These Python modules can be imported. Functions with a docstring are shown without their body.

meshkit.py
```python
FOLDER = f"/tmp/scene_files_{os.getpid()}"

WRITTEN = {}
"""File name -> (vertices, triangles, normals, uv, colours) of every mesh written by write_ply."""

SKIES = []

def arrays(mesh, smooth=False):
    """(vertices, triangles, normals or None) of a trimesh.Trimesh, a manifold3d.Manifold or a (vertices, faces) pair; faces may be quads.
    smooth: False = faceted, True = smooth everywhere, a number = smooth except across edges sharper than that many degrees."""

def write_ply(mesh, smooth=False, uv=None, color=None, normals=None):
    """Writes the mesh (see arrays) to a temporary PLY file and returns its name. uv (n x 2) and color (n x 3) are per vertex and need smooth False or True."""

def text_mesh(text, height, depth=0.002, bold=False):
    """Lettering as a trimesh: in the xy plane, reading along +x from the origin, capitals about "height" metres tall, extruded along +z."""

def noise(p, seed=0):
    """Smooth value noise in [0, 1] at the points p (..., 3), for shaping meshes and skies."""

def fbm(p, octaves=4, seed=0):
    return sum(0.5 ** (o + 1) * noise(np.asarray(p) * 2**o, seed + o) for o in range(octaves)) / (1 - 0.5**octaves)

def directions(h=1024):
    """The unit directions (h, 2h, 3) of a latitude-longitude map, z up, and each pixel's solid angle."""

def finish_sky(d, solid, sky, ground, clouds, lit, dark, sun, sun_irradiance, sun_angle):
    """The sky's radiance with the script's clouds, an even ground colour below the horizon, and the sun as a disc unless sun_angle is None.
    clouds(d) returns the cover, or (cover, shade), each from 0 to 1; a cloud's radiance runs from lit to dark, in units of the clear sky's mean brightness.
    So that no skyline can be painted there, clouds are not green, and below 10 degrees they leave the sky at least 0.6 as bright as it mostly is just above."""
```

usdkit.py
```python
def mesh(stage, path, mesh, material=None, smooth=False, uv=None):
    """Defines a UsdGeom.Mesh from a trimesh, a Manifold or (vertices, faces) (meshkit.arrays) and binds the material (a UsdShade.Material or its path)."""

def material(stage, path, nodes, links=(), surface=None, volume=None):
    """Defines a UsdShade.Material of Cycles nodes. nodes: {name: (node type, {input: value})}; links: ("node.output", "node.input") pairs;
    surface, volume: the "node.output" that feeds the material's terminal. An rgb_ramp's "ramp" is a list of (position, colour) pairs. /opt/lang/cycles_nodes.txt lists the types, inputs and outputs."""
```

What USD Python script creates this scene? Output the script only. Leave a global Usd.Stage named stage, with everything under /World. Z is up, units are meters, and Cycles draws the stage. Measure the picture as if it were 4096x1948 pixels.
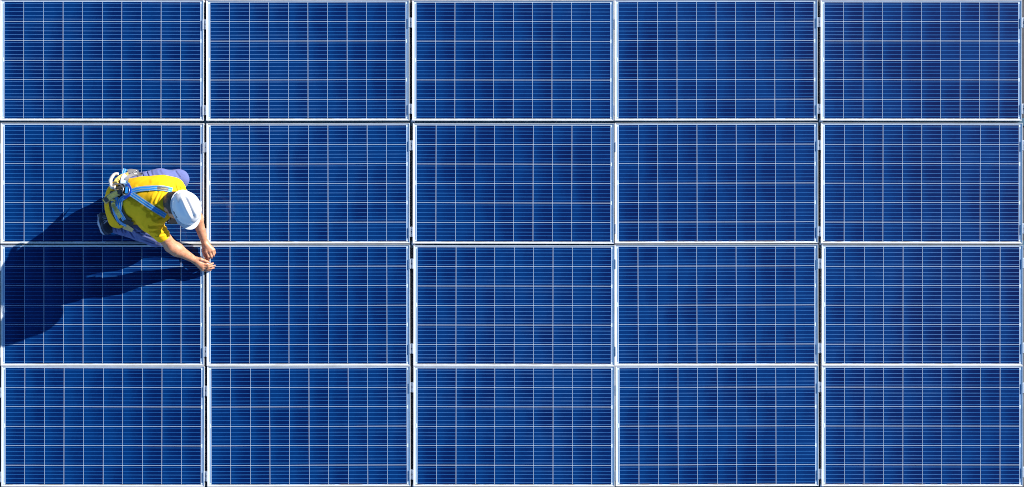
import math, random
import numpy as np, trimesh, usdkit, meshkit
from scipy import ndimage
from scipy.spatial import cKDTree
from pxr import Usd, UsdGeom, UsdLux, UsdShade, Gf, Sdf, Vt

random.seed(7)
rng = np.random.default_rng(7)
stage = Usd.Stage.CreateInMemory()
UsdGeom.SetStageUpAxis(stage, UsdGeom.Tokens.z)
UsdGeom.SetStageMetersPerUnit(stage, 1.0)
UsdGeom.Xform.Define(stage, '/World')
stage.SetDefaultPrim(stage.GetPrimAtPath('/World'))
LOOKS = '/World/Looks'
UsdGeom.Scope.Define(stage, LOOKS)

# ------------------------------------------------------------------ camera
H = 12.0                      # drone height over the glass (z = 0)
SPAN = 8.274                  # metres of panel across the picture
U = SPAN / 4096.0
EXPOSURE = 1.2
cam = UsdGeom.Camera.Define(stage, '/World/camera')
cam.AddTranslateOp().Set(Gf.Vec3d(0, 0, H))
cam.CreateHorizontalApertureAttr(36.0)
cam.CreateVerticalApertureAttr(36.0 * 1948 / 4096)
cam.CreateFocalLengthAttr(36.0 * H / SPAN)
cam.CreateClippingRangeAttr(Gf.Vec2f(0.1, 2000))
cam.CreateExposureAttr(EXPOSURE)

# ------------------------------------------------------------------ sky and sun
SUN_ELEV = math.radians(20.7)
SUN_SIDE = math.radians(32.0)           # angle of the sun above the +x axis on the ground
to_sun = np.array([math.cos(SUN_ELEV) * math.cos(SUN_SIDE), math.cos(SUN_ELEV) * math.sin(SUN_SIDE), math.sin(SUN_ELEV)])
dome = UsdLux.DomeLight.Define(stage, '/World/sky')
sky_m = usdkit.material(stage, LOOKS + '/sky_air', {
    's': ('sky_texture', {'sky_type': 'single_scattering', 'sun_disc': False, 'sun_elevation': SUN_ELEV,
                          'sun_rotation': math.atan2(to_sun[0], to_sun[1]), 'altitude': 300, 'air_density': 1.1,
                          'aerosol_density': 0.05, 'ozone_density': 7.5}),
    'b': ('background_shader', {'strength': 0.072})}, [('s.color', 'b.color')], surface='b.background')
UsdShade.MaterialBindingAPI.Apply(dome.GetPrim()).Bind(sky_m)
dome.GetPrim().SetCustomDataByKey('kind', 'structure')
sun = UsdLux.DistantLight.Define(stage, '/World/sun')
sun.CreateIntensityAttr(1.25)
sun.CreateNormalizeAttr(True)
sun.CreateAngleAttr(0.5)
sun.CreateColorAttr(Gf.Vec3f(1.0, 0.965, 0.90))
sun.AddTransformOp().Set(Gf.Matrix4d(Gf.Rotation(Gf.Vec3d(0, 0, 1), Gf.Vec3d(*map(float, to_sun))), Gf.Vec3d(0, 0, 0)))

# ------------------------------------------------------------------ helpers
def at(px, py, z=0.0):
    """the point at height z that stands at (px, py) of the plan the panels were measured on"""
    s = U * (1 - z / H)
    return np.array([(px - 2048.0) * s, (974.0 - py) * s, z])

_names = {}
def numbered(path):
    n = _names.get(path, 0)
    _names[path] = n + 1
    return path if n == 0 else f'{path}_{n:03d}'

def pathof(parent):
    return '/World' if parent is None else (parent if isinstance(parent, str) else str(parent.GetPath()))

def obj(name, mesh, mat, parent=None, smooth=False, label=None, cat=None, group=None, kind=None):
    m = usdkit.mesh(stage, numbered(pathof(parent) + '/' + name), mesh, mat, smooth=smooth)
    p = m.GetPrim()
    tag(p, label, cat, group, kind)
    return p

def tag(p, label=None, cat=None, group=None, kind=None):
    for k, v in (('label', label), ('category', cat), ('group', group), ('kind', kind)):
        if v:
            p.SetCustomDataByKey(k, v)

def thing(name, loc=None, rz=0.0, scale=None, parent=None, **kw):
    x = UsdGeom.Xform.Define(stage, numbered(pathof(parent) + '/' + name))
    if loc is not None:
        x.AddTranslateOp().Set(Gf.Vec3d(*map(float, loc)))
    if rz:
        x.AddRotateZOp().Set(float(rz))
    if scale is not None:
        x.AddScaleOp().Set(Gf.Vec3f(*map(float, scale)))
    tag(x.GetPrim(), **kw)
    return x.GetPrim()

def box(x0, x1, y0, y1, z0, z1, cham=0.0):
    if cham <= 0:
        b = trimesh.creation.box((x1 - x0, y1 - y0, z1 - z0))
        b.apply_translation(((x0 + x1) / 2, (y0 + y1) / 2, (z0 + z1) / 2))
        return b
    c = cham
    pts = []
    for z, i in ((z0, 0), (z1 - c, 0), (z1, c)):
        pts += [(x, y, z) for x in (x0 + i, x1 - i) for y in (y0 + i, y1 - i)]
    return trimesh.convex.convex_hull(np.array(pts))

def cat_(ms):
    return trimesh.util.concatenate(ms)

def M(name, nodes, links, surface):
    return usdkit.material(stage, LOOKS + '/' + name, nodes, links, surface=surface)

def cloth(name, c, var=0.12, weave=900.0, rough=0.85, bump=0.15, sheen=0.15, big=9.0):
    d = tuple(max(0, x * (1 - var)) for x in c)
    l = tuple(min(1, x * (1 + var)) for x in c)
    return M(name, {'t': ('texture_coordinate', {}), 'n': ('noise_texture', {'scale': big, 'detail': 4.0, 'roughness': 0.6}),
                    'r': ('rgb_ramp', {'ramp': [(0.3, d), (0.7, l)]}),
                    'w': ('noise_texture', {'scale': weave, 'detail': 1.0}), 'b': ('bump', {'strength': bump, 'distance': 0.002}),
                    'p': ('principled_bsdf', {'roughness': rough, 'sheen_weight': sheen, 'specular_ior_level': 0.25})},
             [('t.object', 'n.vector'), ('t.object', 'w.vector'), ('n.fac', 'r.fac'), ('r.color', 'p.base_color'),
              ('w.fac', 'b.height'), ('b.normal', 'p.normal')], 'p.BSDF')

def plain(name, c, rough=0.5, metallic=0.0, var=0.08, scale=30.0, spec=0.5, coat=0.0):
    d = tuple(max(0, x * (1 - var)) for x in c)
    l = tuple(min(1, x * (1 + var)) for x in c)
    return M(name, {'g': ('geometry', {}), 'n': ('noise_texture', {'scale': scale, 'detail': 4.0, 'roughness': 0.65}),
                    'r': ('rgb_ramp', {'ramp': [(0.3, d), (0.7, l)]}),
                    'p': ('principled_bsdf', {'roughness': rough, 'metallic': metallic, 'specular_ior_level': spec, 'coat_weight': coat})},
             [('g.position', 'n.vector'), ('n.fac', 'r.fac'), ('r.color', 'p.base_color')], 'p.BSDF')

# ------------------------------------------------------------------ materials of the array
cell_m = M('silicon_cell', {
    'g': ('geometry', {}), 'o': ('object_info', {}),
    'wn': ('white_noise_texture', {}),
    'n1': ('noise_texture', {'scale': 2.3, 'detail': 3.0, 'roughness': 0.55}),
    'n2': ('noise_texture', {'scale': 0.55, 'detail': 2.0}),
    'vo': ('voronoi_texture', {'scale': 95.0}),
    'sp': ('separate_color', {}),
    'a1': ('math', {'math_type': 'multiply_add', 'value2': 0.15, 'value3': -0.18}),
    'a2': ('math', {'math_type': 'multiply_add', 'value2': 0.88}),
    'a3': ('math', {'math_type': 'multiply_add', 'value2': 0.45}),
    'a4': ('math', {'math_type': 'multiply_add', 'value2': 0.10}),
    'tc': ('texture_coordinate', {}), 'sx': ('separate_xyz', {}), 'e0': ('math', {'math_type': 'subtract', 'value2': 0.5}), 'e1': ('math', {'math_type': 'absolute'}),
    'e2': ('math', {'math_type': 'multiply', 'value2': 2.0}), 'e3': ('math', {'math_type': 'power', 'value2': 9.0}), 'e4': ('math', {'math_type': 'multiply_add', 'value2': 0.16}),
    'r': ('rgb_ramp', {'ramp': [(0.34, (0.0001, 0.0055, 0.052)), (0.66, (0.0001, 0.0118, 0.080)), (0.98, (0.0001, 0.026, 0.126))]}),
    'p': ('principled_bsdf', {'roughness': 0.45, 'specular_ior_level': 0.1, 'coat_weight': 0.22, 'coat_roughness': 0.05, 'coat_ior': 1.35})},
    [('o.location', 'wn.vector'), ('g.position', 'n1.vector'), ('g.position', 'n2.vector'), ('g.position', 'vo.vector'),
     ('vo.color', 'sp.color'), ('wn.value', 'a1.value1'), ('n1.fac', 'a2.value1'), ('a1.value', 'a2.value3'),
     ('n2.fac', 'a3.value1'), ('a2.value', 'a3.value3'), ('sp.r', 'a4.value1'), ('a3.value', 'a4.value3'),
     ('a4.value', 'e4.value3'), ('tc.generated', 'sx.vector'), ('sx.x', 'e0.value1'), ('e0.value', 'e1.value1'), ('e1.value', 'e2.value1'), ('e2.value', 'e3.value1'),
     ('e3.value', 'e4.value1'), ('e4.value', 'r.fac'), ('r.color', 'p.base_color')], 'p.BSDF')
sheet_m = plain('white_backsheet', (0.60, 0.71, 0.80), rough=0.5, var=0.04, scale=14.0, coat=0.6)
bus_m = M('silver_busbar', {
    'g': ('geometry', {}), 'n': ('noise_texture', {'scale': 0.42, 'detail': 1.0}), 'n2': ('noise_texture', {'scale': 7.0, 'detail': 3.0}),
    'a': ('math', {'math_type': 'multiply_add', 'value2': 0.35}),
    'r': ('rgb_ramp', {'ramp': [(0.45, (0.01, 0.14, 0.46)), (0.70, (0.03, 0.22, 0.58)), (0.88, (0.12, 0.33, 0.70))]}),
    'p': ('principled_bsdf', {'roughness': 0.5, 'coat_weight': 0.3})},
    [('g.position', 'n.vector'), ('g.position', 'n2.vector'), ('n2.fac', 'a.value1'), ('n.fac', 'a.value3'), ('a.value', 'r.fac'), ('r.color', 'p.base_color')], 'p.BSDF')
dirt_m = M('dust_line', {
    'g': ('geometry', {}), 'n': ('noise_texture', {'scale': 9.0, 'detail': 6.0, 'roughness': 0.7}), 'r': ('rgb_ramp', {'ramp': [(0.42, (0, 0, 0)), (0.64, (0.5, 0.5, 0.5))]}),
    'd': ('diffuse_bsdf', {'color': (0.36, 0.32, 0.27)}), 't': ('transparent_bsdf', {}), 'm': ('mix_closure', {})},
    [('g.position', 'n.vector'), ('n.fac', 'r.fac'), ('r.color', 'm.fac'), ('t.BSDF', 'm.closure1'), ('d.BSDF', 'm.closure2')], 'm.closure')
ribbon_m = plain('bus_ribbon', (0.10, 0.22, 0.42), rough=0.5, metallic=0.0, var=0.15, scale=10.0, coat=0.5)
frame_m = M('anodised_frame', {
    'g': ('geometry', {}), 'n': ('noise_texture', {'scale': 5.0, 'detail': 6.0, 'roughness': 0.7}),
    'r': ('rgb_ramp', {'ramp': [(0.25, (0.48, 0.475, 0.45)), (0.55, (0.61, 0.62, 0.62)), (0.8, (0.68, 0.69, 0.70))]}),
    'p': ('principled_bsdf', {'roughness': 0.42, 'metallic': 0.25, 'specular_ior_level': 0.5})},
    [('g.position', 'n.vector'), ('n.fac', 'r.fac'), ('r.color', 'p.base_color')], 'p.BSDF')
clamp_m = plain('clamp_aluminium', (0.62, 0.66, 0.70), rough=0.38, metallic=0.45, var=0.06, scale=25)
bolt_m = plain('bolt_steel', (0.35, 0.36, 0.38), rough=0.35, metallic=0.9, var=0.1, scale=200)
socket_m = plain('bolt_socket', (0.03, 0.03, 0.035), rough=0.7)
beam_m = plain('dark_beam', (0.045, 0.045, 0.05), rough=0.75, var=0.3, scale=18)
bracket_m = plain('bracket_plate', (0.5, 0.6, 0.72), rough=0.45, metallic=0.3)
ground_m = M('roof_gravel', {
    'g': ('geometry', {}), 'v': ('voronoi_texture', {'scale': 55.0}), 'n': ('noise_texture', {'scale': 0.7, 'detail': 8.0, 'roughness': 0.65}),
    'sp': ('separate_color', {}), 'a': ('math', {'math_type': 'multiply_add', 'value2': 0.5}),
    'r': ('rgb_ramp', {'ramp': [(0.2, (0.045, 0.045, 0.045)), (0.6, (0.11, 0.108, 0.10)), (1.0, (0.2, 0.195, 0.185))]}),
    'b': ('bump', {'strength': 0.7, 'distance': 0.01}), 'p': ('principled_bsdf', {'roughness': 0.9})},
    [('g.position', 'v.vector'), ('g.position', 'n.vector'), ('v.color', 'sp.color'), ('sp.r', 'a.value1'), ('n.fac', 'a.value3'),
     ('a.value', 'r.fac'), ('r.color', 'p.base_color'), ('v.distance', 'b.height'), ('b.normal', 'p.normal')], 'p.BSDF')

# ------------------------------------------------------------------ ground
GZ = -0.11
obj('ground', (np.array([[-400, -400, GZ], [400, -400, GZ], [400, 400, GZ], [-400, 400, GZ]], float), np.array([[0, 1, 2], [0, 2, 3]])),
    ground_m, label='dark grey gravel roof surface under the solar panels', kind='structure')

# ------------------------------------------------------------------ solar panels
CW, CH = 782.0, 466.0                       # the field of cells, in plan units
ML, MR, MT, MB = 16.5, 14.5, 8.4, 8.8       # from the cells to the outer edge of the frame
FW = 5.9                                    # width of the frame's face
CENTRE = (391.0, 233.0)
def pl(x, y):                               # panel-local metres from plan units (origin: corner of the first cell, y down)
    return ((x - CENTRE[0]) * U, (CENTRE[1] - y) * U)

def frame_bar(side):
    prof = [(0.0, -0.038), (0.0, 0.0052), (0.0008, 0.0060), (0.0036, 0.0060), (0.0119, 0.0008), (0.0119, -0.0022), (0.004, -0.0022), (0.004, -0.038)]
    x0, y1 = pl(-ML, -MT)
    x1, y0 = pl(CW + MR, CH + MB)
    A, B = [], []
    for d, z in prof:
        c = [(x0 + d, y1 - d, z), (x1 - d, y1 - d, z), (x1 - d, y0 + d, z), (x0 + d, y0 + d, z)]
        A.append(c[side]); B.append(c[(side + 1) % 4])
    v = np.array(A + B); n = len(prof)
    f = []
    for i in range(n):
        j = (i + 1) % n
        f += [(i, j, n + j), (i, n + j, n + i)]
    cap = [(0, 1, 5), (1, 4, 5), (1, 2, 4), (2, 3, 4), (0, 5, 6), (0, 6, 7)]
    f += [(a, c, b) for a, b, c in cap] + [(n + a, n + b, n + c) for a, b, c in cap]
    m = trimesh.Trimesh(v, np.array(f), process=False)
    m.fix_normals()
    return m

SHEET_Z, CELL_T, BUS_Z = 0.0, 0.0006, 0.0010
GAP = 1.8
cw, ch = (CW - 9 * GAP) / 10, (CH - 5 * GAP) / 6
cell_mesh = box(-cw / 2 * U, cw / 2 * U, -ch / 2 * U, ch / 2 * U, SHEET_Z - 0.0002, SHEET_Z + CELL_T)

def make_panel(path_loc, **kw):
    t = thing('solar_panel', **path_loc, **kw)
    x0, y1 = pl(-ML + 3.0, -MT + 3.0)
    x1, y0 = pl(CW + MR - 3.0, CH + MB - 3.0)
    obj('backsheet', box(x0, x1, y0, y1, -0.005, SHEET_Z), sheet_m, t)
    for r in range(6):
        for c in range(10):
            x, y = pl(c * (cw + GAP) + cw / 2, r * (ch + GAP) + ch / 2)
            p = obj('cell', cell_mesh, cell_m, t)
            UsdGeom.Xformable(p).AddTranslateOp().Set(Gf.Vec3d(x, y, 0))
    for r in range(6):
        for k in range(5):
            yy = r * (ch + GAP) + (k + 0.5) * ch / 5
            segs = []
            for c in range(10):
                xa = c * (cw + GAP)
                a, b = pl(xa + 1.0, yy), pl(xa + cw - 1.2, yy)
                segs.append(box(a[0], b[0], a[1] - 0.00105, a[1] + 0.00105, CELL_T - 0.0001, BUS_Z))
            obj('busbar', cat_(segs), bus_m, t)
    def rib(xa, xb, ya, yb):
        a, b = pl(xa, ya), pl(xb, yb)
        obj('edge_ribbon', box(a[0], b[0], b[1], a[1], SHEET_Z - 0.0002, SHEET_Z + 0.0006), ribbon_m, t)
    rib(-5.9, -3.3, 6, 222); rib(-5.9, -3.3, 240, 459)
    rib(CW + 2.6, CW + 5.4, 7, 148); rib(CW + 2.6, CW + 5.4, 163, 303); rib(CW + 2.6, CW + 5.4, 318, 459)
    for s in range(4):
        obj('frame_bar', frame_bar(s), frame_m, t)
    a, b = pl(-8, CH - 1.2), pl(CW + 6, CH + 2.6)
    obj('dust_line', box(a[0], b[0], b[1], a[1], 0.00135, 0.00145), dirt_m, t)
    # the junction strip's label tab in the middle of the left margin
    a, b = pl(-6.6, 224), pl(-2.2, 238)
    obj('ribbon_tab', box(a[0], b[0], b[1], a[1], SHEET_Z - 0.0002, SHEET_Z + 0.0009), sheet_m, t)
    return t

# measured corners of each field of cells: left, right, then top-left, top-right, bottom-left, bottom-right heights
P = [
 [(18.0, 800.4, 7.3, 8.5, 473.8, 474.3), (841.6, 1622.7, 9.5, 8.4, 474.5, 473.6), (1665.6, 2440.3, 9.6, 10.0, 474.0, 474.8), (2474.1, 3255.5, 8.2, 7.3, 474.0, 473.2), (3298.0, 4072.8, 8.6, 9.0, 473.8, 474.2)],
 [(19.4, 801.2, 499.7, 501.0, 965.6, 966.4), (843.0, 1624.8, 501.4, 500.4, 966.0, 964.8), (1667.5, 2442.3, 501.0, 501.8, 965.4, 967.0), (2476.0, 3257.4, 500.0, 499.2, 965.3, 963.8), (3300.0, 4075.2, 499.8, 500.3, 964.8, 965.9)],
 [(19.8, 802.0, 988.0, 988.2, 1454.0, 1453.6), (843.2, 1625.6, 987.7, 987.0, 1455.0, 1453.6), (1670.0, 2444.0, 988.3, 989.3, 1454.7, 1455.5), (2475.0, 3258.0, 987.3, 985.8, 1454.3, 1452.7), (3302.7, 4077.2, 987.3, 988.2, 1453.5, 1453.9)],
 [(22.2, 803.8, 1471.7, 1473.2, 1937.4, 1938.0), (845.8, 1627.2, 1473.4, 1471.8, 1938.0, 1936.2), (1670.1, 2444.4, 1472.8, 1473.0, 1936.6, 1937.8), (2478.4, 3259.9, 1472.2, 1470.9, 1936.6, 1935.1), (3302.2, 4077.2, 1471.6, 1471.5, 1935.6, 1936.7)]]
ROWS = ['top row', 'second row from the top', 'third row from the top', 'bottom row']
COLS = ['leftmost', 'second from the left', 'third from the left', 'fourth from the left', 'rightmost']
EXTRA = {(1, 0): 'blue solar panel under the kneeling person, leftmost in the second row',
         (2, 0): 'blue solar panel under the long shadow of the kneeling person, leftmost in its row'}
proto = None
for r in range(4):
    for c in range(5):
        L, R, a, b, d, e = P[r][c]
        xc, yc = (L + R) / 2, (a + b + d + e) / 4
        loc = dict(loc=at(xc, yc, 0), rz=math.degrees(math.atan2(-((b - a) + (e - d)) / 2, R - L)),
                   scale=((R - L) / CW, ((d + e) - (a + b)) / 2 / CH, 1))
        kw = dict(label=EXTRA.get((r, c), f'blue solar panel in the {ROWS[r]}, {COLS[c]}'), cat='solar panel', group='solar panels of the array')
        if proto is None:
            proto = make_panel(loc, **kw)
        else:
            t = thing('solar_panel', **loc, **kw)
            t.GetReferences().AddInternalReference(proto.GetPath())
            t.SetInstanceable(True)

# ------------------------------------------------------------------ beams under the gaps between the columns
gapx = lambda r, g: ((P[r][g - 1][1] + MR + P[r][g][0] - ML) / 2) if 0 < g < 5 else (P[r][0][0] - ML - 5.0 if g == 0 else P[r][4][1] + MR + 5.5)
SIDE = ['along the left edge of the array', 'under the gap between first and second columns of panels', 'under the gap between second and third columns of panels',
        'under the gap between third and fourth columns of panels', 'under the gap between fourth and fifth columns of panels', 'along the right edge of the array']
for g in range(6):
    x = at(np.mean([gapx(r, g) for r in range(4)]), 0)[0]
    obj('support_beam', box(x - 0.035, x + 0.035, -2.2, 2.2, GZ + 0.001, -0.0405, 0.003), beam_m,
        label='dark grey support beam ' + SIDE[g], cat='beam', group='beams under the panels')

# rails seen through the slots between the rows
rail_m = plain('blue_grey_rail', (0.03, 0.085, 0.13), rough=0.6, var=0.3, scale=9)
for y, w in ((487.3, 'first and second rows of panels'), (977.5, 'second and third rows of panels')):
    c = at(0, y, 0)[1]
    obj('cross_rail', cat_([box(-4.3, 4.3, c - 0.03, c + 0.03, -0.0395, -0.030, 0.002)]), rail_m, label='dark blue grey rail in the slot between ' + w, cat='rail', group='rails under the panels')

# ------------------------------------------------------------------ clamps
def make_clamp(kind, loc, **kw):
    t = thing('panel_clamp', loc=loc, **kw)
    hw, hl = 0.0092, 0.0395
    z = 0.0063
    obj('channel', cat_([box(-hw, hw, -hl + 0.002, hl + 0.004, -0.012, -0.009), box(-hw, -hw + 0.0022, -hl, hl, -0.0088, z), box(hw - 0.0022, hw, -hl, hl, -0.0088, z)])
        if kind == 'wide' else cat_([box(-0.0040, 0.0045, -hl + 0.002, hl + 0.004, -0.012, -0.009), box(0.0023, 0.0045, -hl, hl, -0.0088, z)]), clamp_m, t)
    if kind == 'wide':
        obj('lip', box(-hw - 0.0085, -hw + 0.0026, -hl, hl, z, z + 0.003, 0.0007), clamp_m, t)
        obj('lip', box(hw - 0.0026, hw + 0.0072, -hl, hl, z, z + 0.003, 0.0007), clamp_m, t)
    else:
        obj('lip', box(0.0023, 0.0118, -hl, hl, z, z + 0.003, 0.0007), clamp_m, t)
    rb = 0.0062 if kind == 'wide' else 0.0038
    b = trimesh.creation.cylinder(rb, 0.005, sections=14); b.apply_translation((0.0005, 0.002, -0.0065))
    bp = obj('bolt', b, bolt_m, t, smooth=30)
    s = trimesh.creation.cylinder(rb * 0.5, 0.0006, sections=6); s.apply_translation((0.0005, 0.002, -0.0037))
    obj('socket', s, socket_m, bp)
    return t
CY = [[101, 448, 595, 939, 1064, 1411, 1571, 1909], [98, 441, 590, 934, 1056, 1408, 1565, 1906], [91, 436, 582, 928, 1055, 1395, 1550, 1899],
      [97, 440, 588, 915, 1056, 1405, 1560, 1903], [89, 436, 581, 926, 1055, 1393, 1549, 1897], [91, 436, 582, 915, 1053, 1392, 1552, 1889]]
GAPN = ['at the left edge of the array', 'between the first and second panels', 'between the second and third panels',
        'between the third and fourth panels', 'between the fourth and fifth panels', 'at the right edge of the array']
first = {}
for g in range(6):
    kind = 'narrow' if g == 3 else 'wide'
    for k in range(8):
        r = k // 2
        loc = at(gapx(r, g), CY[g][k], 0)
        lab = f"{'upper' if k % 2 == 0 else 'lower'} silver clamp of the {ROWS[r]} {GAPN[g]}".replace(' from the top', '')
        if (g, k) == (1, 4):
            lab = 'silver clamp at the fingertips of the kneeling worker, between two panels'
        kw = dict(label=lab, cat='clamp', group='clamps holding the panels')
        if kind not in first:
            first[kind] = make_clamp(kind, loc, **kw)
        else:
            t = thing('panel_clamp', loc=loc, **kw)
            t.GetReferences().AddInternalReference(first[kind].GetPath())
            t.SetInstanceable(True)

# small notched bracket plates that show at the crossings of two gaps
def bracket():
    a = 0.0145
    pts = np.array([(-a, -0.011), (-0.004, -0.011), (-0.0025, -0.0065), (0.0025, -0.0065), (0.004, -0.011), (a, -0.011), (a, 0.0), (-0.003, 0.0), (-a, 0.013)])
    from shapely.geometry import Polygon
    m = trimesh.creation.extrude_polygon(Polygon(pts), 0.003, engine='earcut')
    m.apply_translation((0, 0, -0.016))
    return m
bm = bracket()
for px, py, where in ((1652, 483, 'second and third columns, below the top row'), (1654, 975, 'second and third columns, below the second row'), (1657, 1946, 'second and third columns, at the bottom edge'),
                      (3285, 483, 'fourth and fifth columns, below the top row'), (3287, 974.5, 'fourth and fifth columns, below the second row'), (3289, 1945, 'fourth and fifth columns, at the bottom edge')):
    p = obj('corner_bracket', bm, bracket_m, label='small pale blue bracket in the gap between ' + where, cat='bracket', group='brackets at the panel corners')
    UsdGeom.Xformable(p).AddTranslateOp().Set(Gf.Vec3d(*map(float, at(px, py, 0))))

# ==================================================================== the worker
# ------------------------------------------------------------------ distance fields, meshed with surface nets
class Field:
    def __init__(s):
        s.ops = []
    def cone(s, a, b, ra, rb, k=0.02, squash=None, op='add'):
        a, b = np.asarray(a, float), np.asarray(b, float)
        lo, hi = np.minimum(a - ra, b - rb), np.maximum(a + ra, b + rb)
        d = b - a; dd = float(d @ d) + 1e-12
        if squash is None:
            def f(p):
                q = p - a
                t = np.clip(q @ d / dd, 0, 1)
                return np.linalg.norm(q - t[:, None] * d, axis=1) - (ra + (rb - ra) * t)
        else:                                   # squash = (direction, factor): thinner along that direction
            n = np.asarray(squash[0], float); n = n / np.linalg.norm(n); g = squash[1]
            def f(p):
                q = p - a
                t = np.clip(q @ d / dd, 0, 1)
                w = q - t[:, None] * d
                c = w @ n
                w2 = w + (1 / g - 1) * c[:, None] * n
                return (np.linalg.norm(w2, axis=1) - (ra + (rb - ra) * t)) * g
        s.ops.append((f, lo, hi, k, op)); return s
    def ell(s, c, r, k=0.02, axes=None, op='add'):
        c, r = np.asarray(c, float), np.asarray(r, float)
        A = np.eye(3) if axes is None else np.asarray(axes, float)
        R = r.max()
        def f(p):
            q = (p - c) @ A.T
            k0 = np.linalg.norm(q / r, axis=1); k1 = np.linalg.norm(q / (r * r), axis=1) + 1e-9
            return k0 * (k0 - 1) / k1
        s.ops.append((f, c - R, c + R, k, op)); return s
    def chain(s, pts, rs, k=0.012, squash=None):
        for i in range(len(pts) - 1):
            s.cone(pts[i], pts[i + 1], rs[i], rs[i + 1], k, squash)
        return s
    def cut(s, f, lo, hi):                      # keep only where f < 0
        s.ops.append((f, np.asarray(lo, float), np.asarray(hi, float), 0.0, 'cut')); return s
    def warp(s, f, lo=(-9, -9, -9), hi=(9, 9, 9)):   # add a displacement
        s.ops.append((f, np.asarray(lo, float), np.asarray(hi, float), 0.0, 'warp')); return s
    def __call__(s, P, cull=True):
        D = np.full(len(P), 1.0)
        for f, lo, hi, k, op in s.ops:
            if cull:
                m = 0.03 + k
                I = np.nonzero(np.all((P > lo - m) & (P < hi + m), axis=1))[0]
                if not len(I):
                    continue
            else:
                I = slice(None)
            e, d = f(P[I]), D[I]
            if op == 'add':
                if k > 0:
                    h = np.maximum(k - np.abs(d - e), 0) / k
                    d = np.minimum(d, e) - h * h * k / 4
                else:
                    d = np.minimum(d, e)
            elif op == 'sub':
                h = np.maximum(k - np.abs(d + e), 0) / max(k, 1e-9)
                d = np.maximum(d, -e) + h * h * k / 4
            elif op == 'cut':
                d = np.maximum(d, e)
            else:
                d = d + e
            D[I] = d
        return D

def grid_eval(F, lo, hi, h, s=4):
    lo = np.asarray(lo, float)
    nb = np.ceil((np.asarray(hi) - lo) / (h * s)).astype(int)
    ax = [lo[i] + np.arange(nb[i] + 1) * h * s for i in range(3)]
    C = np.stack(np.meshgrid(*ax, indexing='ij'), -1)
    V = F(C.reshape(-1, 3), cull=False).reshape(C.shape[:3])
    amin = np.full(nb, 9.0)
    for i, j, k in np.ndindex(2, 2, 2):
        amin = np.minimum(amin, np.abs(V[i:nb[0] + i, j:nb[1] + j, k:nb[2] + k]))
    act = amin < 7.0 * h
    n = nb * s + 1
    D = np.where(np.repeat(np.repeat(np.repeat(V[:-1, :-1, :-1], s, 0), s, 1), s, 2) < 0, -1.0, 1.0).astype(np.float32)
    D = np.pad(D, ((0, 1),) * 3, constant_values=1.0)
    m = np.repeat(np.repeat(np.repeat(act, s, 0), s, 1), s, 2)
    m = np.pad(m, ((0, 1),) * 3)
    m[1:] |= m[:-1].copy(); m[:, 1:] |= m[:, :-1].copy(); m[:, :, 1:] |= m[:, :, :-1].copy()
    I = np.nonzero(m)
    Pp = np.stack(I, 1) * h + lo
    out = np.empty(len(Pp), np.float32)
    for a in range(0, len(Pp), 400000):
        out[a:a + 400000] = F(Pp[a:a + 400000])
    D[I] = out
    return D, lo

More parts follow.
